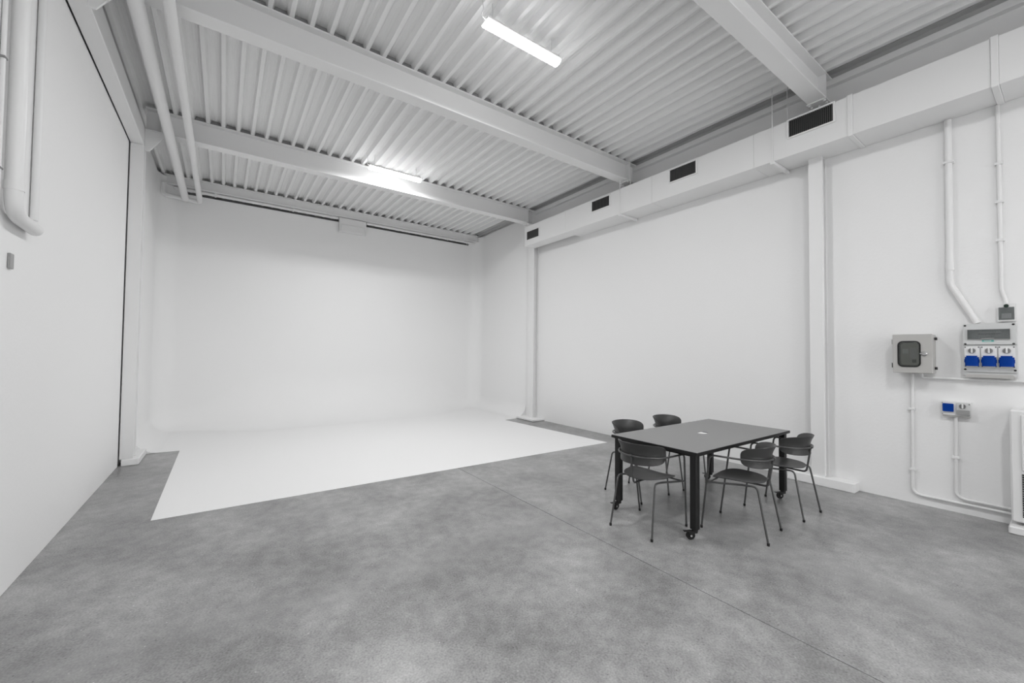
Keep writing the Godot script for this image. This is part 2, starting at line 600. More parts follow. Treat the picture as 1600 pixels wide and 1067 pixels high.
func roof_steel() -> void:
	var names := [
		"white steel roof beam ending above the large duct grille and tall wall column",
		"white steel roof beam crossing between the two glowing batten lights",
		"white steel roof beam lit by the batten light hung in front of it"]
	for i in 3:
		var z: float = BEAM_Z[i]
		var t := thing("steel_beam", names[i], "beam", Vector3(0, BEAM_Y, z), 0.0, "roof beams")
		var x0 := -0.948
		var x1 := 5.895
		obj("bottom_flange", MB.new().box(Vector3(x0, 0, -0.09), Vector3(x1, 0.016, 0.09), 0.003), M.steel_white, t)
		obj("web", MB.new().box(Vector3(x0, 0.016, -0.005), Vector3(x1, 0.304, 0.005)), M.steel_white, t)
		obj("top_flange", MB.new().box(Vector3(x0, 0.304, -0.09), Vector3(x1, 0.3195, 0.09), 0.003), M.steel_white, t)
		for sx in [-0.78, 5.72]:
			for sz in [-1.0, 1.0]:
				obj("stiffener", MB.new().box(Vector3(sx - 0.006, 0.016, minf(sz * 0.005, sz * 0.085)), Vector3(sx + 0.006, 0.304, maxf(sz * 0.005, sz * 0.085)), 0.001), M.steel_white, t)
		# haunch under the left end
		var tri := PackedVector2Array([Vector2(x0, -0.002), Vector2(-0.71, -0.002), Vector2(-0.90, -0.29), Vector2(x0, -0.29)])
		obj("gusset_plate", MB.new().prism(at(Vector3(0, 0, 0.062)), tri, 0.022), M.steel_white, t)
		# bolted cap plate at the right end
		obj("cap_plate", MB.new().box(Vector3(5.66, -0.016, -0.10), Vector3(5.894, -0.001, 0.10), 0.002), M.steel_white, t)
		for bx in [5.69, 5.76]:
			for bz in [-0.075, 0.075]:
				obj("bolt", MB.new().lathe(along(Vector3(bx, -0.016, bz), Vector3.DOWN), [Vector2(0.014, 0), Vector2(0.014, 0.012), Vector2(0.008, 0.015), Vector2(0.0, 0.015)], 8), M.steel_white, t)
		# grey profile fillers between beam and deck
		closures(t, Vector3(0, -BEAM_Y, -z), z - 0.03, z + 0.045, M.gap_grey)
	# edge beam on the right wall, behind the duct
	var e := thing("edge_beam", "long grey-white steel edge beam running above the air duct", "beam", Vector3(5.97, BEAM_Y, -7.62))
	var L := REAR + 7.62
	obj("bottom_flange", MB.new().box(Vector3(-0.07, 0, 0), Vector3(0.075, 0.014, L), 0.002), M.steel_white, e)
	obj("web", MB.new().box(Vector3(0.0, 0.014, 0), Vector3(0.012, 0.24, L)), M.steel_white, e)
	obj("top_flange", MB.new().box(Vector3(-0.07, 0.24, 0), Vector3(0.075, 0.316, L), 0.003), M.steel_white, e)
	obj("deck_closure", MB.new().box(Vector3(-0.118, 0.383, -2.55), Vector3(0.03, 0.392, L)).box(Vector3(-0.03, 0.318, -2.55), Vector3(-0.02, 0.383, L)), M.closure_grey, e)  # grey strip in the gap between deck and edge beam
	# runway beam along the left wall
	var r := thing("runway_beam", "white box beam running along the top of the left wall", "beam", Vector3(-1.165, 4.348, -7.64))
	obj("box_section", MB.new().box(Vector3(0.077, 0, 0), Vector3(0.215, 0.25, REAR + 7.64), 0.004), M.steel_white, r)
	obj("angle_light_stop", MB.new().box(Vector3(-0.21, 0.262, 0.0), Vector3(0.19, 0.30, REAR + 7.64), 0.003), M.steel_white, r)  # angle widened to the wall to keep light out of the gap below
	obj("spacer", MB.new().box(Vector3(0.09, 0.25, 0.0), Vector3(0.18, 0.262, REAR + 7.64)), M.steel_white, r)

	# edge beam across the back wall
	var k := thing("edge_beam", "white steel channel across the top of the back wall", "beam", Vector3(-1.0, 4.72, BACK + 0.10))
	obj("web", MB.new().box(Vector3(0, 0.012, -0.03), Vector3(6.95, 0.166, -0.02)), M.steel_white, k)
	obj("bottom_flange", MB.new().box(Vector3(0, 0, -0.098), Vector3(6.95, 0.012, 0.03), 0.002), M.steel_white, k)
	obj("top_flange", MB.new().box(Vector3(0, 0.166, -0.098), Vector3(6.95, 0.178, 0.03), 0.002), M.steel_white, k)
	obj("end_stiffener", MB.new().box(Vector3(6.90, 0.012, -0.02), Vector3(6.91, 0.166, 0.028)), M.steel_white, k)

# trapezoid fillers in the troughs of the deck, standing on a beam
func closures(parent: Node, off: Vector3, z0: float, z1: float, m: Material) -> void:
	var P := 0.186
	var half := P * 0.5
	var q := PackedVector2Array([Vector2(-half + 0.021, RIB_Y + 0.001), Vector2(half - 0.021, RIB_Y + 0.001), Vector2(half - 0.041, DECK_Y - 0.004), Vector2(-half + 0.041, DECK_Y - 0.004)])
	var first := -0.262 - 3 * P + half
	var o := obj("filler", MB.new().prism(at(Vector3(0, 0, z0)), q, z1 - z0), m, parent)
	o.position = Vector3(first, 0, 0) + off
	for k in range(1, 35):
		again(o, Vector3(first + k * P, 0, 0) + off, parent)

func columns() -> void:
	var data := [
		[-1.895, "white steel column on white plinth beside the dining table", 4.578],
		[-7.53, "white steel column at the edge of the studio cove", 4.578]]
	for i in 2:
		var z: float = data[i][0]
		var h: float = data[i][2]
		var t := thing("steel_column", data[i][1], "column", Vector3(5.98, 0, z), 0.0, "wall columns")
		obj("front_flange", MB.new().box(Vector3(-0.075, 0.0, -0.07), Vector3(-0.063, h - 0.02, 0.07), 0.002), M.steel_white, t)
		obj("web", MB.new().box(Vector3(-0.063, 0.0, -0.005), Vector3(0.07, h - 0.02, 0.005)), M.steel_white, t)
		obj("rear_flange", MB.new().box(Vector3(0.055, 0.0, -0.07), Vector3(0.068, h - 0.02, 0.07), 0.002), M.steel_white, t)
		if i == 0:
			obj("base_plinth", MB.new().box(Vector3(-0.11, 0.0, -0.32), Vector3(0.07, 0.105, 0.36), 0.006), M.wall_paint, t)
			obj("trunking", MB.new().box(Vector3(-0.062, 0.11, 0.03), Vector3(-0.02, 4.0, 0.069), 0.002), M.steel_white, t)
		else:
			obj("base_plinth", MB.new().box(Vector3(-0.27, 0.008, -0.32), Vector3(0.07, 0.05, 0.32), 0.004), M.wall_paint, t)
	var l := thing("steel_column", "white steel column where the left wall meets the studio cove", "column", Vector3(-1.01, 0, -7.412))
	obj("flange", MB.new().box(Vector3(-0.078, 0.09, -0.012), Vector3(0.06, 4.346, 0.0), 0.002), M.steel_white, l)
	obj("web", MB.new().box(Vector3(0.0, 0.09, -0.19), Vector3(0.01, 4.346, -0.012)), M.steel_white, l)
	obj("rear_flange", MB.new().box(Vector3(-0.12, 0.09, -0.202), Vector3(0.06, 4.346, -0.19), 0.002), M.steel_white, l)  # widened to keep the pocket behind the panel gap unlit
	obj("base_plinth", MB.new().box(Vector3(-0.06, 0.0, -0.66), Vector3(0.118, 0.088, 0.010), 0.008), M.studio_white, l)

func air_duct() -> void:
	var t := thing("air_duct", "long white rectangular ventilation duct along the right wall", "duct", Vector3(5.6, 4.0, 0))
	var cuts := [[-7.42, -6.07, 0.29, 0.0], [-6.06, -4.026, 0.445, 0.0], [-4.0245, -2.47, 0.445, 0.0], [-2.4685, -1.488, 0.445, 0.0], [-1.442, -0.453, 0.445, 0.0], [-0.407, 1.2, 0.445, 0.0], [1.21, REAR, 0.445, 0.0]]
	for c in cuts:
		obj("duct_section", MB.new().box(Vector3(0, 0, c[0]), Vector3(c[2], 0.445, c[1]), 0.004), M.duct_white, t)
	# flanged joints
	for z in [-1.465, -0.43]:
		obj("joint_flange", MB.new().box(Vector3(-0.010, -0.010, z - 0.023), Vector3(0.448, 0.456, z + 0.023), 0.004), M.duct_white, t)
	obj("joint_flange", MB.new().box(Vector3(-0.004, -0.004, -6.072), Vector3(0.448, 0.449, -6.056), 0.002), M.duct_white, t)
	# supply grilles
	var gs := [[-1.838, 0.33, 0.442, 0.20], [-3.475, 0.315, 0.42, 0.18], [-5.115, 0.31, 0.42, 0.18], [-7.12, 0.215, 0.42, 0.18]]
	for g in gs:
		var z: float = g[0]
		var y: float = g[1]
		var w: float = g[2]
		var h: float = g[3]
		var gr := obj("air_grille", MB.new().box(Vector3(-0.004, y - h * 0.5, z - w * 0.5), Vector3(0.0, y + h * 0.5, z + w * 0.5)), M.grille_shade, t)  # flat sheet, coloured dark for the shade inside the duct
		gr.set_meta("label", "louvred air grille on a sheet coloured as dark inner shade")
		obj("frame", MB.new().box(Vector3(-0.016, y + h * 0.5, z - w * 0.5 - 0.022), Vector3(-0.0, y + h * 0.5 + 0.02, z + w * 0.5 + 0.022), 0.003).box(Vector3(-0.016, y - h * 0.5 - 0.02, z - w * 0.5 - 0.022), Vector3(0, y - h * 0.5, z + w * 0.5 + 0.022), 0.003).box(Vector3(-0.016, y - h * 0.5, z - w * 0.5 - 0.022), Vector3(0, y + h * 0.5, z - w * 0.5), 0.003).box(Vector3(-0.016, y - h * 0.5, z + w * 0.5), Vector3(0, y + h * 0.5, z + w * 0.5 + 0.022), 0.003), M.duct_white, gr)
		var count := 22
		var proto := MB.new()
		proto.xf = Transform3D(Basis(Vector3.UP, 0.35), Vector3.ZERO)
		proto.box(Vector3(-0.008, -h * 0.5, -0.0018), Vector3(0.006, h * 0.5, 0.0018))
		var s0 := obj("slat", proto, M.grille_slat, gr)
		s0.position = Vector3(-0.0095, y, z - w * 0.5 + w / count * 0.5)
		for k in range(1, count):
			again(s0, Vector3(-0.0095, y, z - w * 0.5 + w / count * (k + 0.5)), gr)
	# support bars under the duct and hanger rods above it
	for z in [-2.24, -4.66, 0.6, 2.6]:
		obj("support_bar", MB.new().box(Vector3(-0.03, -0.042, z - 0.02), Vector3(0.449, -0.002, z + 0.02), 0.003), M.duct_white, t)
		obj("hanger_rod", MB.new().tube([Vector3(-0.018, -0.002, z), Vector3(-0.018, RIB_Y - 4.0 + 0.03, z)], 0.005, 8), M.duct_white, t)
	obj("hanger_rod", MB.new().tube([Vector3(0.06, 0.446, -2.10), Vector3(0.06, RIB_Y - 4.0 + 0.03, -2.10)], 0.004, 8), M.duct_white, t)
	obj("hanger_rod", MB.new().tube([Vector3(0.06, 0.446, -4.50), Vector3(0.06, RIB_Y - 4.0 + 0.03, -4.50)], 0.004, 8), M.duct_white, t)
	obj("top_bracket", MB.new().box(Vector3(0.10, 0.446, -1.90), Vector3(0.24, 0.46, -1.70), 0.002).box(Vector3(0.165, 0.46, -1.81), Vector3(0.178, 0.563, -1.79), 0.001), M.steel_white, t)

func lamps() -> void:
	var labels := ["glowing white batten light hung against the web of a roof beam", "glowing white batten light hung in the open bay between roof beams", "added unseen glowing batten light over the open studio floor", "added unseen glowing batten light near the rear wall"]
	for i in 4:
		var t := thing("batten_light", labels[i], "lamp", Vector3(LAMP_X, LAMP_Y, LAMP_Z[i]), 0.0, "ceiling batten lights")
		var L := 0.91
		# housing: a shallow tray
		var tray := PackedVector2Array([Vector2(-0.055, 0.0), Vector2(0.055, 0.0), Vector2(0.05, 0.035), Vector2(0.03, 0.045), Vector2(-0.03, 0.045), Vector2(-0.05, 0.035)])
		var sec := Transform3D(Basis(Vector3(0, 0, 1), Vector3(0, 1, 0), Vector3(-1, 0, 0)), Vector3(L * 0.5, 0, 0))
		obj("housing", MB.new().prism(sec, tray, L), M.plastic_white, t)
		var lens := PackedVector2Array()
		for k in 13:
			var a := PI * k / 12.0
			lens.append(Vector2(cos(a) * 0.06, -sin(a) * 0.045))
		var sec2 := Transform3D(sec.basis, Vector3(L * 0.5 + 0.01, -0.001, 0))
		obj("diffuser", MB.new().prism(sec2, lens, L + 0.02), M.lamp_glow, t)
		for s in [-1.0, 1.0]:
			obj("hanger", MB.new().tube([Vector3(s * 0.38, 0.045, 0), Vector3(s * 0.38, DECK_Y - LAMP_Y - 0.004, 0)], 0.005, 6), M.plastic_white, t)
		obj("cable", MB.new().tube(bent([Vector3(-L * 0.5, 0.02, 0), Vector3(-L * 0.5 - 0.06, 0.03, 0.01), Vector3(-L * 0.5 - 0.04, 0.10, 0.02), Vector3(-L * 0.5 - 0.07, DECK_Y - LAMP_Y - 0.004, 0.03)], 0.03), 0.004, 6), M.plastic_white, t)
		var a := AreaLight3D.new()
		a.name = "batten_area_light"
		a.area_size = Vector2(L, 0.11)
		a.light_energy = LAMP_ENERGY
		a.light_color = Color(1, 1, 1)
		a.area_range = 30.0
		a.shadow_enabled = true
		a.rotation_degrees = Vector3(-90, 0, 0)
		a.position = Vector3(0, -0.052, 0)
		t.add_child(a, true)

func clip(parent: Node, where: Vector3, r: float, horizontal_axis: bool) -> void:
	var s := Vector3(r + 0.012, 0.012, r + 0.014) if not horizontal_axis else Vector3(0.012, r + 0.012, r + 0.014)
	obj("clip", MB.new().box(where - s, where + Vector3(s.x, s.y, r + 0.003), 0.002), M.pipe_white, parent)

func services_left_and_back() -> void:
	# two pipes under the roof
	var y := 4.46
	var a := tag(obj("ceiling_pipe", MB.new().tube(bent([Vector3(-0.665, y, REAR - 0.01), Vector3(-0.665, y, -9.98)], 0.1), 0.058, 20), M.pipe_white), "thick white pipe running under the roof beside the runway beam", "pipe", "pipes under the roof")
	var b := tag(obj("ceiling_pipe", MB.new().tube(bent([Vector3(-0.44, y, REAR - 0.01), Vector3(-0.44, y, -10.05), Vector3(-1.0, y + 0.03, -10.05), Vector3(-1.0, 4.71, -10.05)], 0.07), 0.046, 20), M.pipe_white), "thinner white pipe under the roof that turns along the back wall", "pipe", "pipes under the roof")
	# conduits across the back wall
	var c := thing("wall_conduit", "white conduit pair across the top of the back wall", "conduit", Vector3(0, 4.686, BACK))
	obj("conduit", MB.new().tube([Vector3(-0.85, 0, 0.035), Vector3(2.14, 0, 0.035)], 0.031, 12), M.pipe_white, c)
	obj("conduit", MB.new().tube([Vector3(2.80, 0, 0.035), Vector3(5.93, 0, 0.035)], 0.031, 12), M.pipe_white, c)
	for k in [-0.2, 1.2, 3.6, 5.0, 5.6]:
		obj("clip", MB.new().box(Vector3(k - 0.015, -0.036, 0.001), Vector3(k + 0.015, 0.033, 0.07), 0.003), M.pipe_white, c)
	var e := thing("emergency_light", "small white box unit on the back wall under the steel channel", "box", Vector3(2.47, 4.49, BACK))
	obj("housing", MB.new().box(Vector3(-0.31, -0.12, 0.001), Vector3(0.31, 0.22, 0.09), 0.012), M.plastic_white, e)
	obj("cover", MB.new().box(Vector3(-0.27, -0.10, 0.09), Vector3(0.27, 0.06, 0.11), 0.012), M.plastic_white, e)
	# big pipe standing off the left wall
	var p := thing("vent_pipe", "white vertical pipe ending in an elbow on the left wall", "pipe", Vector3(-1.045, 2.36, -3.70))
	obj("pipe", MB.new().tube(bent([Vector3(0, 1.98, 0), Vector3(0, 0.0, 0), Vector3(-0.012, -0.005, -0.40)], 0.13, 10), 0.040, 24), M.pipe_white, p)
	obj("collar", MB.new().tube([Vector3(0, 0.14, 0), Vector3(0, 0.19, 0)], 0.043, 24), M.pipe_white, p)
	tag(obj("drain_pipe", MB.new().tube([Vector3(-1.077, 4.33, -4.15), Vector3(-1.077, 2.43, -4.15)], 0.021, 14), M.pipe_white), "slim white pipe on the left wall above the elbow of the thicker pipe", "pipe")
	var q := thing("wall_conduit", "thin white conduit on the left wall beside the elbowed pipe", "conduit", Vector3(-1.086, 2.2, -3.622))
	obj("conduit", MB.new().tube([Vector3(0, 0.0, 0), Vector3(0, 2.1, 0)], 0.012, 10), M.pipe_white, q)
	for k in [0.40, 1.05, 1.75]:
		obj("clip", MB.new().box(Vector3(-0.0135, k - 0.006, -0.02), Vector3(0.014, k + 0.006, 0.02), 0.002), M.knob_grey, q)
	tag(obj("wall_plate", MB.new().box(Vector3(-1.099, 2.05, -3.89), Vector3(-1.085, 2.145, -3.835), 0.003), M.lid_grey), "small grey plate on the left wall below the elbowed pipe", "plate")

# ---------------------------------------------------------------- furniture
func table() -> void:
	var c := Vector3(4.145, 0, -2.335)
	var t := thing("dining_table", "large dark rectangular table on black castor legs", "table", c)
	var W := 0.915
	var D := 0.455
	# top with a round cable hole
	var flat := Transform3D(Basis(Vector3(1, 0, 0), Vector3(0, 0, 1), Vector3(0, -1, 0)), Vector3(0, 0.74, 0))
	var outer := rounded_rect(W * 2, D * 2, 0.012)
	var hole := PackedVector2Array()
	for k in 24: hole.append(Vector2(-0.03 + cos(TAU * k / 24.0) * 0.062, 0.005 + sin(TAU * k / 24.0) * 0.045))
	var half1 := PackedVector2Array()
	# cut the top in two along z = 0.005 so that each half is a simple polygon around the hole
	var north := PackedVector2Array([Vector2(-W, 0.005), Vector2(-W, -D), Vector2(W, -D), Vector2(W, 0.005)])
	for k in range(0, 13): north.append(Vector2(-0.03 + cos(-PI * k / 12.0) * 0.062, 0.005 + sin(-PI * k / 12.0) * 0.045))
	var south := PackedVector2Array([Vector2(W, 0.005), Vector2(W, D), Vector2(-W, D), Vector2(-W, 0.005)])
	for k in range(0, 13): south.append(Vector2(-0.03 - cos(PI * k / 12.0) * 0.062, 0.005 + sin(PI * k / 12.0) * 0.045))
	var tb := MB.new().prism(flat, north, 0.026)
	tb.prism(flat, south, 0.026)
	obj("table_top", tb, M.table_top, t)
	obj("edge_band", MB.new().box(Vector3(-W - 0.003, 0.712, -D - 0.003), Vector3(W + 0.003, 0.7385, -D), 0.001).box(Vector3(-W - 0.003, 0.712, D), Vector3(W + 0.003, 0.7385, D + 0.003), 0.001).box(Vector3(-W - 0.003, 0.712, -D), Vector3(-W, 0.7385, D), 0.001).box(Vector3(W, 0.712, -D), Vector3(W + 0.003, 0.7385, D), 0.001), M.table_black, t)
	obj("cable_tray", MB.new().box(Vector3(-0.13, 0.655, -0.06), Vector3(0.07, 0.66, 0.07)).box(Vector3(-0.13, 0.66, -0.06), Vector3(-0.125, 0.713, 0.07)).box(Vector3(0.065, 0.66, -0.06), Vector3(0.07, 0.713, 0.07)), M.table_black, t)
	obj("power_outlet", MB.new().box(Vector3(-0.068, 0.661, -0.036), Vector3(0.004, 0.7385, 0.046), 0.004), M.plastic_white, t)
	obj("apron", MB.new().box(Vector3(-W + 0.06, 0.686, -D + 0.045), Vector3(W - 0.06, 0.713, -D + 0.07), 0.002).box(Vector3(-W + 0.06, 0.686, D - 0.07), Vector3(W - 0.06, 0.713, D - 0.045), 0.002).box(Vector3(-W + 0.045, 0.686, -D + 0.06), Vector3(-W + 0.07, 0.713, D - 0.06), 0.002).box(Vector3(W - 0.07, 0.686, -D + 0.06), Vector3(W - 0.045, 0.713, D - 0.06), 0.002), M.table_black, t)
	var turns := [4.5, 4.07, 3.9, 4.2]
	var i := 0
	for sx in [-1.0, 1.0]:
		for sz in [-1.0, 1.0]:
			var lx: float = sx * (W - 0.05)
			var lz: float = sz * (D - 0.05)
			var lg := obj("leg", MB.new().prism(Transform3D(flat.basis, Vector3(lx, 0.714, lz)), rounded_rect(0.062, 0.062, 0.012), 0.624), M.table_black, t)
			var tr := Transform3D(Basis(Vector3.UP, turns[i]), Vector3(lx, 0, lz))
			var m := MB.new()
			m.xf = tr
			m.lathe(at(Vector3(0, 0.072, 0)), [Vector2(0, 0), Vector2(0.026, 0), Vector2(0.026, 0.018), Vector2(0, 0.018)], 14)
			for sd in [-1.0, 1.0]:
				m.prism(Transform3D(Basis(Vector3(0, 0, 1), Vector3(0, 1, 0), Vector3(-1, 0, 0)), Vector3(sd * 0.018 + 0.002, 0, 0)), PackedVector2Array([Vector2(-0.016, 0.073), Vector2(0.052, 0.073), Vector2(0.056, 0.06), Vector2(0.044, 0.028), Vector2(0.028, 0.028), Vector2(0.014, 0.055), Vector2(-0.016, 0.06)]), 0.004)
			m.box(Vector3(-0.016, 0.068, 0.045), Vector3(0.016, 0.073, 0.095), 0.001)
			var ca := obj("castor", m, M.table_black, t)
			var w := MB.new()
			w.xf = tr
			w.lathe(along(Vector3(-0.012, 0.037, 0.036), Vector3.RIGHT), [Vector2(0, 0.004), Vector2(0.022, 0.004), Vector2(0.026, 0.0), Vector2(0.033, 0.001), Vector2(0.037, 0.005), Vector2(0.037, 0.019), Vector2(0.033, 0.023), Vector2(0.026, 0.024), Vector2(0.022, 0.020), Vector2(0, 0.020)], 22)
			obj("wheel", w, M.rubber_black, ca)
			var hb := MB.new()
			hb.xf = tr
			hb.lathe(along(Vector3(-0.021, 0.037, 0.036), Vector3.RIGHT), [Vector2(0, 0), Vector2(0.009, 0), Vector2(0.009, 0.042), Vector2(0, 0.042)], 10)
			obj("axle", hb, M.metal_bright, ca)
			i += 1

func disc_to_box(p: Vector2, k: float) -> Vector2:
	# unit disc to a superellipse of exponent k
	var r := p.length()
	if r < 1e-6: return Vector2.ZERO
	var a := p.angle()
	var c := absf(cos(a))
	var s := absf(sin(a))
	var q := pow(pow(c, k) + pow(s, k), -1.0 / k)
	return Vector2(cos(a), sin(a)) * q * r

func back_point(p: Vector2) -> Vector3:
	var q := disc_to_box(p, 3.5)
	var s := q.x * 0.300
	var t := q.y
	var R := 0.215
	# sides of the shell droop a little, the top edge flares outward
	var y := 0.682 + t * 0.093 + 0.004 * (1.0 - q.x * q.x)
	var rr := R + 0.034 * pow(maxf(t, 0.0), 1.6) + 0.006 * pow(maxf(-t, 0.0), 2.0)
	return Vector3(rr * sin(s / R), y, 0.02 + rr * cos(s / R))

func seat_point(p: Vector2) -> Vector3:
	var q := disc_to_box(p, 2.7)
	var z := q.y * 0.205 - 0.01
	var half := 0.232 - 0.055 * (q.y * 0.5 + 0.5)
	var x := q.x * half
	var y := 0.452 + 0.022 * q.x * q.x - 0.014 * pow(maxf(-q.y, 0.0), 3.0) + 0.010 * pow(maxf(q.y, 0.0), 2.0)
	return Vector3(x, y, z)

func make_chair() -> Node3D:
	var t := thing("dining_chair", "", "chair", Vector3.ZERO, 0.0, "chairs around the table")
	obj("seat", MB.new().shell(seat_point, 0.011, 7, 44), M.chair_shell, t)
	obj("backrest", MB.new().shell(back_point, 0.011, 8, 56), M.chair_shell, t)
	# arm hoop that becomes the front legs
	var hy := 0.668
	var pts := [Vector3(-0.24, 0.012, -0.255), Vector3(-0.262, hy, -0.175)]
	for k in 17:
		var a := -1.55 + 3.10 * k / 16.0
		pts.append(Vector3(0.238 * sin(a), hy, 0.02 + 0.238 * cos(a)))
	pts.append(Vector3(0.262, hy, -0.175))
	pts.append(Vector3(0.24, 0.012, -0.255))
	var path := bent([pts[0], pts[1], pts[2]], 0.045, 6)
	path.pop_back()
	for k in range(2, pts.size() - 2): path.append(pts[k])
	var tail := bent([pts[-3], pts[-2], pts[-1]], 0.045, 6)
	tail.pop_front()
	path.append_array(tail)
	obj("arm_hoop", MB.new().tube(path, 0.0085, 10), M.chair_tube, t)
	for s in [-1.0, 1.0]:
		obj("rear_leg", MB.new().tube(bent([Vector3(s * 0.207, 0.012, 0.262), Vector3(s * 0.185, 0.452, 0.178), Vector3(s * 0.165, 0.436, 0.06), Vector3(s * 0.252, 0.424, -0.197)], 0.045, 6), 0.0085, 10), M.chair_tube, t)
	obj("cross_bar", MB.new().tube([Vector3(-0.247, 0.425, -0.18), Vector3(0.247, 0.425, -0.18)], 0.007, 8), M.chair_tube, t)
	obj("back_stem", MB.new().tube(bent([Vector3(0, hy - 0.004, 0.252), Vector3(0, 0.424, 0.215), Vector3(0, 0.424, -0.18)], 0.04, 6), 0.0085, 10), M.chair_tube, t)
	obj("clamp", MB.new().tube([Vector3(-0.012, hy, 0.258), Vector3(0.012, hy, 0.258)], 0.012, 10).tube([Vector3(0, hy, 0.232), Vector3(0, hy, 0.270)], 0.006, 8), M.chair_tube, t)
	for f in [Vector3(-0.24, 0, -0.255), Vector3(0.24, 0, -0.255), Vector3(-0.207, 0, 0.262), Vector3(0.207, 0, 0.262)]:
		obj("foot_cap", MB.new().lathe(at(f), [Vector2(0, 0), Vector2(0.010, 0), Vector2(0.011, 0.004), Vector2(0.011, 0.022), Vector2(0, 0.024)], 10), M.rubber_black, t)
	return t

func chairs() -> void:
	# x, z, turn in degrees, label
	var spots := [
		[3.185, -2.335, -85.5, "dark grey chair at the short end of the table, back to the open floor"],
		[3.835, -1.815, 9.0, "dark grey chair on the long open side of the table, turned slightly"],
		[4.675, -1.81, 0.0, "dark grey chair on the long open side of the table, beside the wall column"],
		[3.815, -2.945, 180.0, "dark grey chair across the table next to its short-end chair, facing the room"],
		[4.565, -2.935, 180.0, "dark grey chair across the table near the right wall, facing the room"]]
	var proto := make_chair()
	for i in 5:
		var o: Node3D = proto
		if i > 0:
			o = proto.duplicate()
			o.name = numbered("dining_chair")
			add_child(o, true)
		o.position = Vector3(spots[i][0], 0, spots[i][1])
		o.rotation_degrees = Vector3(0, spots[i][2], 0)
		o.set_meta("label", spots[i][3])

# ---------------------------------------------------------------- things on the right wall
# local frame on the right wall: x = along the wall away from the cove, y = up, z = into the room
func on_wall(called: String, label: String, category: String, y: float, z: float, group := "") -> Node3D:
	return thing(called, label, category, Vector3(WALL_R, y, z), -PI * 0.5, group)

func slab(w: float, h: float, r: float, z0: float, z1: float, o := Vector2.ZERO) -> MB:
	return MB.new().prism(at(Vector3(0, 0, z0)), shifted(rounded_rect(w, h, r), o), z1 - z0)

func screw(parent: Node, p: Vector3, r := 0.008) -> void:
	obj("screw", MB.new().lathe(along(p, Vector3.BACK), [Vector2(r, 0), Vector2(r, 0.003), Vector2(r * 0.6, 0.005), Vector2(0, 0.005)], 10), M.screw_dark, parent)

func socket_knob(parent: Node, c: Vector2, z: float, r: float) -> void:
	# rotary switch: a grey ring with a white grip across it
	var ring := MB.new().lathe(along(Vector3(c.x, c.y, z), Vector3.BACK), [Vector2(r, 0), Vector2(r, 0.008), Vector2(r * 0.72, 0.010), Vector2(r * 0.68, 0.004), Vector2(0, 0.004)], 24)
	var k := obj("switch_knob", ring, M.knob_grey, parent)
	obj("grip", MB.new().box(Vector3(c.x - r * 0.26, c.y - r * 0.9, z + 0.004), Vector3(c.x + r * 0.26, c.y + r * 1.0, z + 0.016), 0.003), M.plastic_white, k)

func blue_lid(parent: Node, c: Vector2, z: float, w: float, h: float) -> void:
	# domed hinged flap: section across the width, bulging outwards
	var p := PackedVector2Array()
	p.append(Vector2(-w * 0.5, 0))
	for k in 11:
		var a := PI * k / 10.0
		p.append(Vector2(-cos(a) * w * 0.5, 0.014 + sin(a) * 0.022))
	p.append(Vector2(w * 0.5, 0))
	# local x = width, local y = outwards, extruded upwards
	var b := Transform3D(Basis(Vector3(1, 0, 0), Vector3(0, 0, 1), Vector3(0, -1, 0)), Vector3(c.x, c.y + h * 0.36, z))
	var lid := obj("socket_lid", MB.new().prism(b, p, h * 0.86), M.socket_blue, parent)
	obj("hinge_hood", slab(w * 0.78, h * 0.2, 0.004, z, z + 0.030, Vector2(c.x, c.y + h * 0.40)), M.socket_blue, lid)
	for s in [-1.0, 1.0]:
		obj("side_grip", MB.new().box(Vector3(c.x + s * w * 0.5 - 0.004, c.y - h * 0.18, z), Vector3(c.x + s * w * 0.5 + 0.004, c.y + h * 0.16, z + 0.016), 0.002), M.socket_blue, lid)

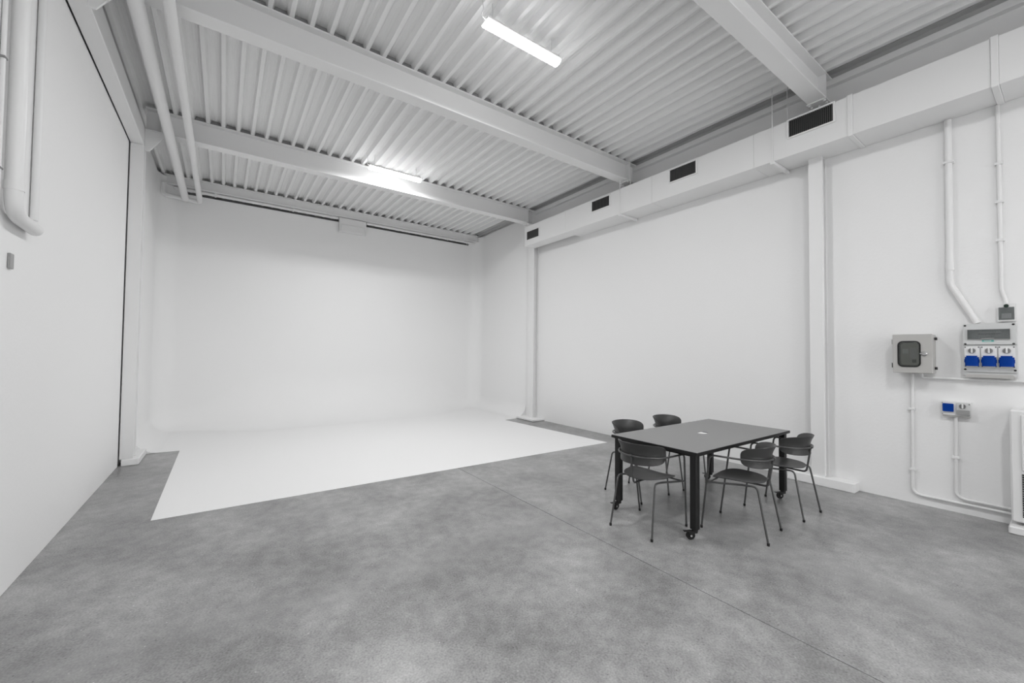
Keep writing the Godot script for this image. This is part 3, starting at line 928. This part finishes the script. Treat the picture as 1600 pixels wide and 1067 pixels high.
func services_right() -> void:
	# grey enclosure with a window
	var g := on_wall("control_cabinet", "grey steel control cabinet with a small rounded window", "cabinet", 1.59, -1.045)
	obj("body", MB.new().box(Vector3(-0.146, -0.198, 0.002), Vector3(0.146, 0.198, 0.165), 0.003), M.enclosure_grey, g)
	obj("seal", MB.new().box(Vector3(-0.128, -0.180, 0.165), Vector3(0.128, 0.180, 0.175)), M.enclosure_grey, g)
	var d := obj("door", MB.new().box(Vector3(-0.15, -0.202, 0.175), Vector3(0.15, 0.202, 0.197), 0.004), M.enclosure_grey, g)
	obj("window_gasket", slab(0.176, 0.272, 0.042, 0.197, 0.203, Vector2(-0.022, -0.004)), M.rubber_black, d)
	var back := obj("inner_plate", slab(0.136, 0.230, 0.028, 0.2032, 0.2036, Vector2(-0.016, -0.004)), M.cabinet_inside, d)
	obj("meter", MB.new().box(Vector3(-0.07, 0.0, 0.2036), Vector3(-0.025, 0.05, 0.2046)), M.lid_grey, d)
	obj("display", MB.new().box(Vector3(0.002, -0.095, 0.2036), Vector3(0.034, -0.062, 0.2046)), M.rubber_black, d)
	obj("device", MB.new().box(Vector3(-0.015, -0.05, 0.2036), Vector3(0.04, 0.06, 0.2043)), M.knob_grey, d)
	obj("window_glass", slab(0.152, 0.248, 0.032, 0.2052, 0.2072, Vector2(-0.020, -0.004)), M.tinted_glass, d)
	var lk := obj("lock", MB.new().lathe(along(Vector3(0.092, 0.0, 0.197), Vector3.BACK), [Vector2(0.024, 0), Vector2(0.024, 0.010), Vector2(0.017, 0.016), Vector2(0, 0.016)], 16), M.metal_bright, d)
	obj("key_tab", MB.new().box(Vector3(0.06, -0.006, 0.205), Vector3(0.105, 0.006, 0.215), 0.002), M.metal_bright, lk)
	obj("hinge", MB.new().tube([Vector3(-0.155, -0.15, 0.178), Vector3(-0.155, -0.10, 0.178)], 0.007, 10), M.screw_dark, g)
	obj("hinge", MB.new().tube([Vector3(-0.155, 0.10, 0.178), Vector3(-0.155, 0.15, 0.178)], 0.007, 10), M.enclosure_grey, g)
	for yy in [-0.15, 0.155]:
		obj("wall_lug", MB.new().box(Vector3(0.146, yy - 0.014, 0.05), Vector3(0.166, yy + 0.014, 0.075), 0.003), M.screw_dark, g)

	# socket panel
	var s := on_wall("socket_panel", "light grey power panel with breaker window and three blue sockets", "socket panel", 1.632, -0.53)
	obj("body", slab(0.334, 0.505, 0.012, 0.002, 0.075), M.plastic_grey, s)
	var cov := obj("breaker_cover", slab(0.330, 0.200, 0.006, 0.075, 0.105, Vector2(0, 0.150)), M.plastic_grey, s)
	var wr := MB.new().box(Vector3(-0.132, 0.105, 0.105), Vector3(0.128, 0.190, 0.1055))
	obj("window_recess", wr, M.inner_panel, cov)
	var br0: MeshInstance3D = null
	for k in 9:
		var px := -0.056 + k * 0.0155
		if br0 == null:
			br0 = obj("breaker", MB.new().box(Vector3(-0.006, -0.03, 0), Vector3(0.006, 0.03, 0.003), 0.001).box(Vector3(-0.005, -0.004, 0.003), Vector3(0.005, 0.006, 0.006)), M.lid_grey, cov)
			br0.position = Vector3(px, 0.145, 0.1055)
		else:
			again(br0, Vector3(px, 0.145, 0.1055), cov)
	for k in 9:
		obj("toggle", MB.new().box(Vector3(-0.0615 + k * 0.0155, 0.146, 0.1115), Vector3(-0.0505 + k * 0.0155, 0.155, 0.114)), M.rubber_black, cov)
	obj("flap_window", slab(0.262, 0.088, 0.008, 0.115, 0.118, Vector2(-0.002, 0.147)), M.smoked_window, cov)
	obj("flap_rim", MB.new().box(Vector3(-0.135, 0.100, 0.105), Vector3(-0.131, 0.194, 0.118)).box(Vector3(0.127, 0.100, 0.105), Vector3(0.131, 0.194, 0.118)).box(Vector3(-0.135, 0.190, 0.105), Vector3(0.131, 0.195, 0.118)).box(Vector3(-0.135, 0.100, 0.105), Vector3(0.131, 0.104, 0.118)), M.knob_grey, cov)
	obj("flap_pull", slab(0.08, 0.012, 0.004, 0.118, 0.124, Vector2(-0.005, 0.106)), M.knob_grey, cov)
	obj("name_label", slab(0.075, 0.018, 0.003, 0.105, 0.1065, Vector2(-0.005, 0.084)), M.teal_label, cov)
	obj("label_print", MB.new().box(Vector3(-0.030, 0.081, 0.1065), Vector3(0.016, 0.087, 0.107)), M.plastic_white, cov)
	for q in [Vector2(-0.15, 0.235), Vector2(0.15, 0.235), Vector2(-0.15, 0.055), Vector2(0.15, 0.055)]:
		screw(cov, Vector3(q.x, q.y, 0.105), 0.009)
	var lowc := obj("socket_cover", slab(0.330, 0.255, 0.006, 0.075, 0.092, Vector2(0, -0.085)), M.plastic_grey, s)
	for k in 3:
		var cx := -0.108 + k * 0.108
		var un := obj("socket_unit", slab(0.099, 0.196, 0.005, 0.092, 0.108, Vector2(cx, -0.068)), M.plastic_white, s)
		socket_knob(un, Vector2(cx, -0.010), 0.108, 0.025)
		blue_lid(un, Vector2(cx, -0.108), 0.108, 0.090, 0.100)
		for q in [Vector2(-0.043, 0.024), Vector2(0.043, 0.024), Vector2(-0.043, -0.160), Vector2(0.043, -0.160)]:
			screw(un, Vector3(cx + q.x, q.y, 0.108), 0.005)
	for q in [Vector2(-0.155, -0.192), Vector2(0.155, -0.192)]:
		screw(lowc, Vector3(q.x, q.y, 0.092), 0.009)
	obj("bottom_lip", slab(0.30, 0.034, 0.012, 0.02, 0.085, Vector2(0.0, -0.254)), M.enclosure_grey, s)

	# little breaker box above it
	var b := on_wall("breaker_box", "tiny breaker box with green button above the power panel", "breaker box", 1.982, -0.422)
	obj("body", slab(0.112, 0.166, 0.006, 0.002, 0.06), M.plastic_white, b)
	obj("window_recess", MB.new().box(Vector3(-0.046, -0.065, 0.06), Vector3(0.046, 0.048, 0.0605)), M.knob_grey, b)
	obj("breaker", MB.new().box(Vector3(-0.03, -0.02, 0.0605), Vector3(0.03, -0.008, 0.064), 0.001).box(Vector3(-0.03, -0.055, 0.0605), Vector3(0.03, -0.02, 0.062)), M.plastic_white, b)
	obj("window", slab(0.096, 0.120, 0.004, 0.066, 0.069, Vector2(0, -0.01)), M.smoked_window, b)
	obj("button", MB.new().lathe(along(Vector3(0, 0.062, 0.06), Vector3.BACK), [Vector2(0.016, 0), Vector2(0.016, 0.008), Vector2(0.012, 0.011), Vector2(0, 0.011)], 16), M.green_button, b)

	# double socket lower down
	var w := on_wall("wall_socket", "small double wall socket with one blue lid and one clear lid", "socket", 1.04, -0.758)
	obj("body", slab(0.200, 0.136, 0.006, 0.002, 0.05), M.plastic_white, w)
	obj("cover_plate", slab(0.094, 0.126, 0.005, 0.05, 0.058, Vector2(-0.050, 0)), M.plastic_white, w)
	obj("cover_plate", slab(0.094, 0.126, 0.005, 0.05, 0.058, Vector2(0.050, 0)), M.plastic_grey, w)
	var bl := obj("socket_lid", slab(0.076, 0.080, 0.006, 0.058, 0.078, Vector2(-0.052, 0.010)), M.socket_blue, w)
	bl.set_meta("label", "blue hinged socket lid")
	socket_knob(w, Vector2(0.046, 0.030), 0.058, 0.024)
	obj("clear_lid", slab(0.084, 0.046, 0.004, 0.058, 0.072, Vector2(0.050, -0.030)), M.lid_grey, w)
	for q in [Vector2(-0.093, 0.055), Vector2(-0.093, -0.055), Vector2(0.090, 0.052), Vector2(0.090, -0.052)]:
		screw(w, Vector3(q.x, q.y, 0.058), 0.004)
	obj("bottom_gland", slab(0.19, 0.016, 0.006, 0.004, 0.046, Vector2(0, -0.074)), M.enclosure_grey, w)

	# conduits
	var c1 := on_wall("wall_conduit", "thick white conduit dropping from the duct to the power panel", "conduit", 0, 0)
	obj("conduit", MB.new().tube(bent([Vector3(-0.778, 3.99, 0.034), Vector3(-0.783, 2.30, 0.034), Vector3(-0.605, 1.892, 0.034)], 0.16, 8), 0.027, 14), M.pipe_white, c1)
	obj("coupling", MB.new().tube([Vector3(-0.782, 2.44, 0.034), Vector3(-0.782, 2.53, 0.034)], 0.031, 14), M.pipe_white, c1)
	clip(c1, Vector3(-0.779, 3.55, 0.034), 0.027, false)
	var c2 := on_wall("wall_conduit", "thin white conduit dropping from the duct to the tiny breaker box", "conduit", 0, 0)
	obj("conduit", MB.new().tube(bent([Vector3(-0.45, 3.99, 0.018), Vector3(-0.452, 2.22, 0.018), Vector3(-0.422, 2.068, 0.03)], 0.05), 0.015, 12), M.pipe_white, c2)
	for yy in [3.05, 2.68, 3.42]:
		clip(c2, Vector3(-0.451, yy, 0.018), 0.015, false)
	var c3 := on_wall("wall_conduit", "white conduit running level below the cabinet and power panel", "conduit", 0, 0)
	obj("conduit", MB.new().tube(bent([Vector3(-1.0, 1.388, 0.05), Vector3(-1.0, 1.342, 0.03), Vector3(0.6, 1.332, 0.02)], 0.04), 0.013, 10), M.pipe_white, c3)
	var c4 := on_wall("wall_conduit", "white conduit dropping from the grey cabinet and turning along the floor", "conduit", 0, 0)
	obj("conduit", MB.new().tube(bent([Vector3(-1.075, 1.388, 0.019), Vector3(-1.088, 0.102, 0.019), Vector3(-0.42, 0.102, 0.019)], 0.075, 8), 0.014, 12), M.pipe_white, c4)
	for yy in [0.36, 1.0]:
		clip(c4, Vector3(-1.083, yy, 0.019), 0.014, false)
	var c5 := on_wall("wall_conduit", "white conduit dropping from the double socket and turning along the floor", "conduit", 0, 0)
	obj("conduit", MB.new().tube(bent([Vector3(-0.762, 0.956, 0.019), Vector3(-0.772, 0.150, 0.019), Vector3(-0.42, 0.148, 0.019)], 0.075, 8), 0.014, 12), M.pipe_white, c5)
	clip(c5, Vector3(-0.767, 0.55, 0.019), 0.014, false)

	# floor-standing heating unit at the edge
	var h := on_wall("fan_heater", "white floor-standing heater unit with lower grille over a painted dark hollow", "heater", 0, 0)
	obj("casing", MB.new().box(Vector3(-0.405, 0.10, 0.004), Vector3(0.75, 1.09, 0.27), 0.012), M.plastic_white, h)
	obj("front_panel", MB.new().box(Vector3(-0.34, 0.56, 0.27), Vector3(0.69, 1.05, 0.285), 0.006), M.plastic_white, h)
	obj("grille_shade_sheet", MB.new().box(Vector3(-0.34, 0.15, 0.265), Vector3(0.69, 0.53, 0.272)), M.grille_shade, h)  # flat dark sheet painted for the shade behind the heater slats
	var sl := MB.new()
	sl.xf = Transform3D(Basis(Vector3.RIGHT, 0.6), Vector3.ZERO)
	sl.box(Vector3(-0.34, -0.007, -0.001), Vector3(0.69, 0.007, 0.001))
	var s0 := obj("slat", sl, M.lid_grey, h)
	s0.position = Vector3(0, 0.165, 0.279)
	for k in range(1, 18):
		again(s0, Vector3(0, 0.165 + k * 0.0205, 0.279), h)
	obj("kick_gap", MB.new().box(Vector3(-0.39, 0.07, 0.02), Vector3(0.74, 0.10, 0.08)), M.plastic_grey, h)
	obj("base", MB.new().box(Vector3(-0.42, 0.0, 0.004), Vector3(0.76, 0.07, 0.33), 0.01), M.plastic_white, h)
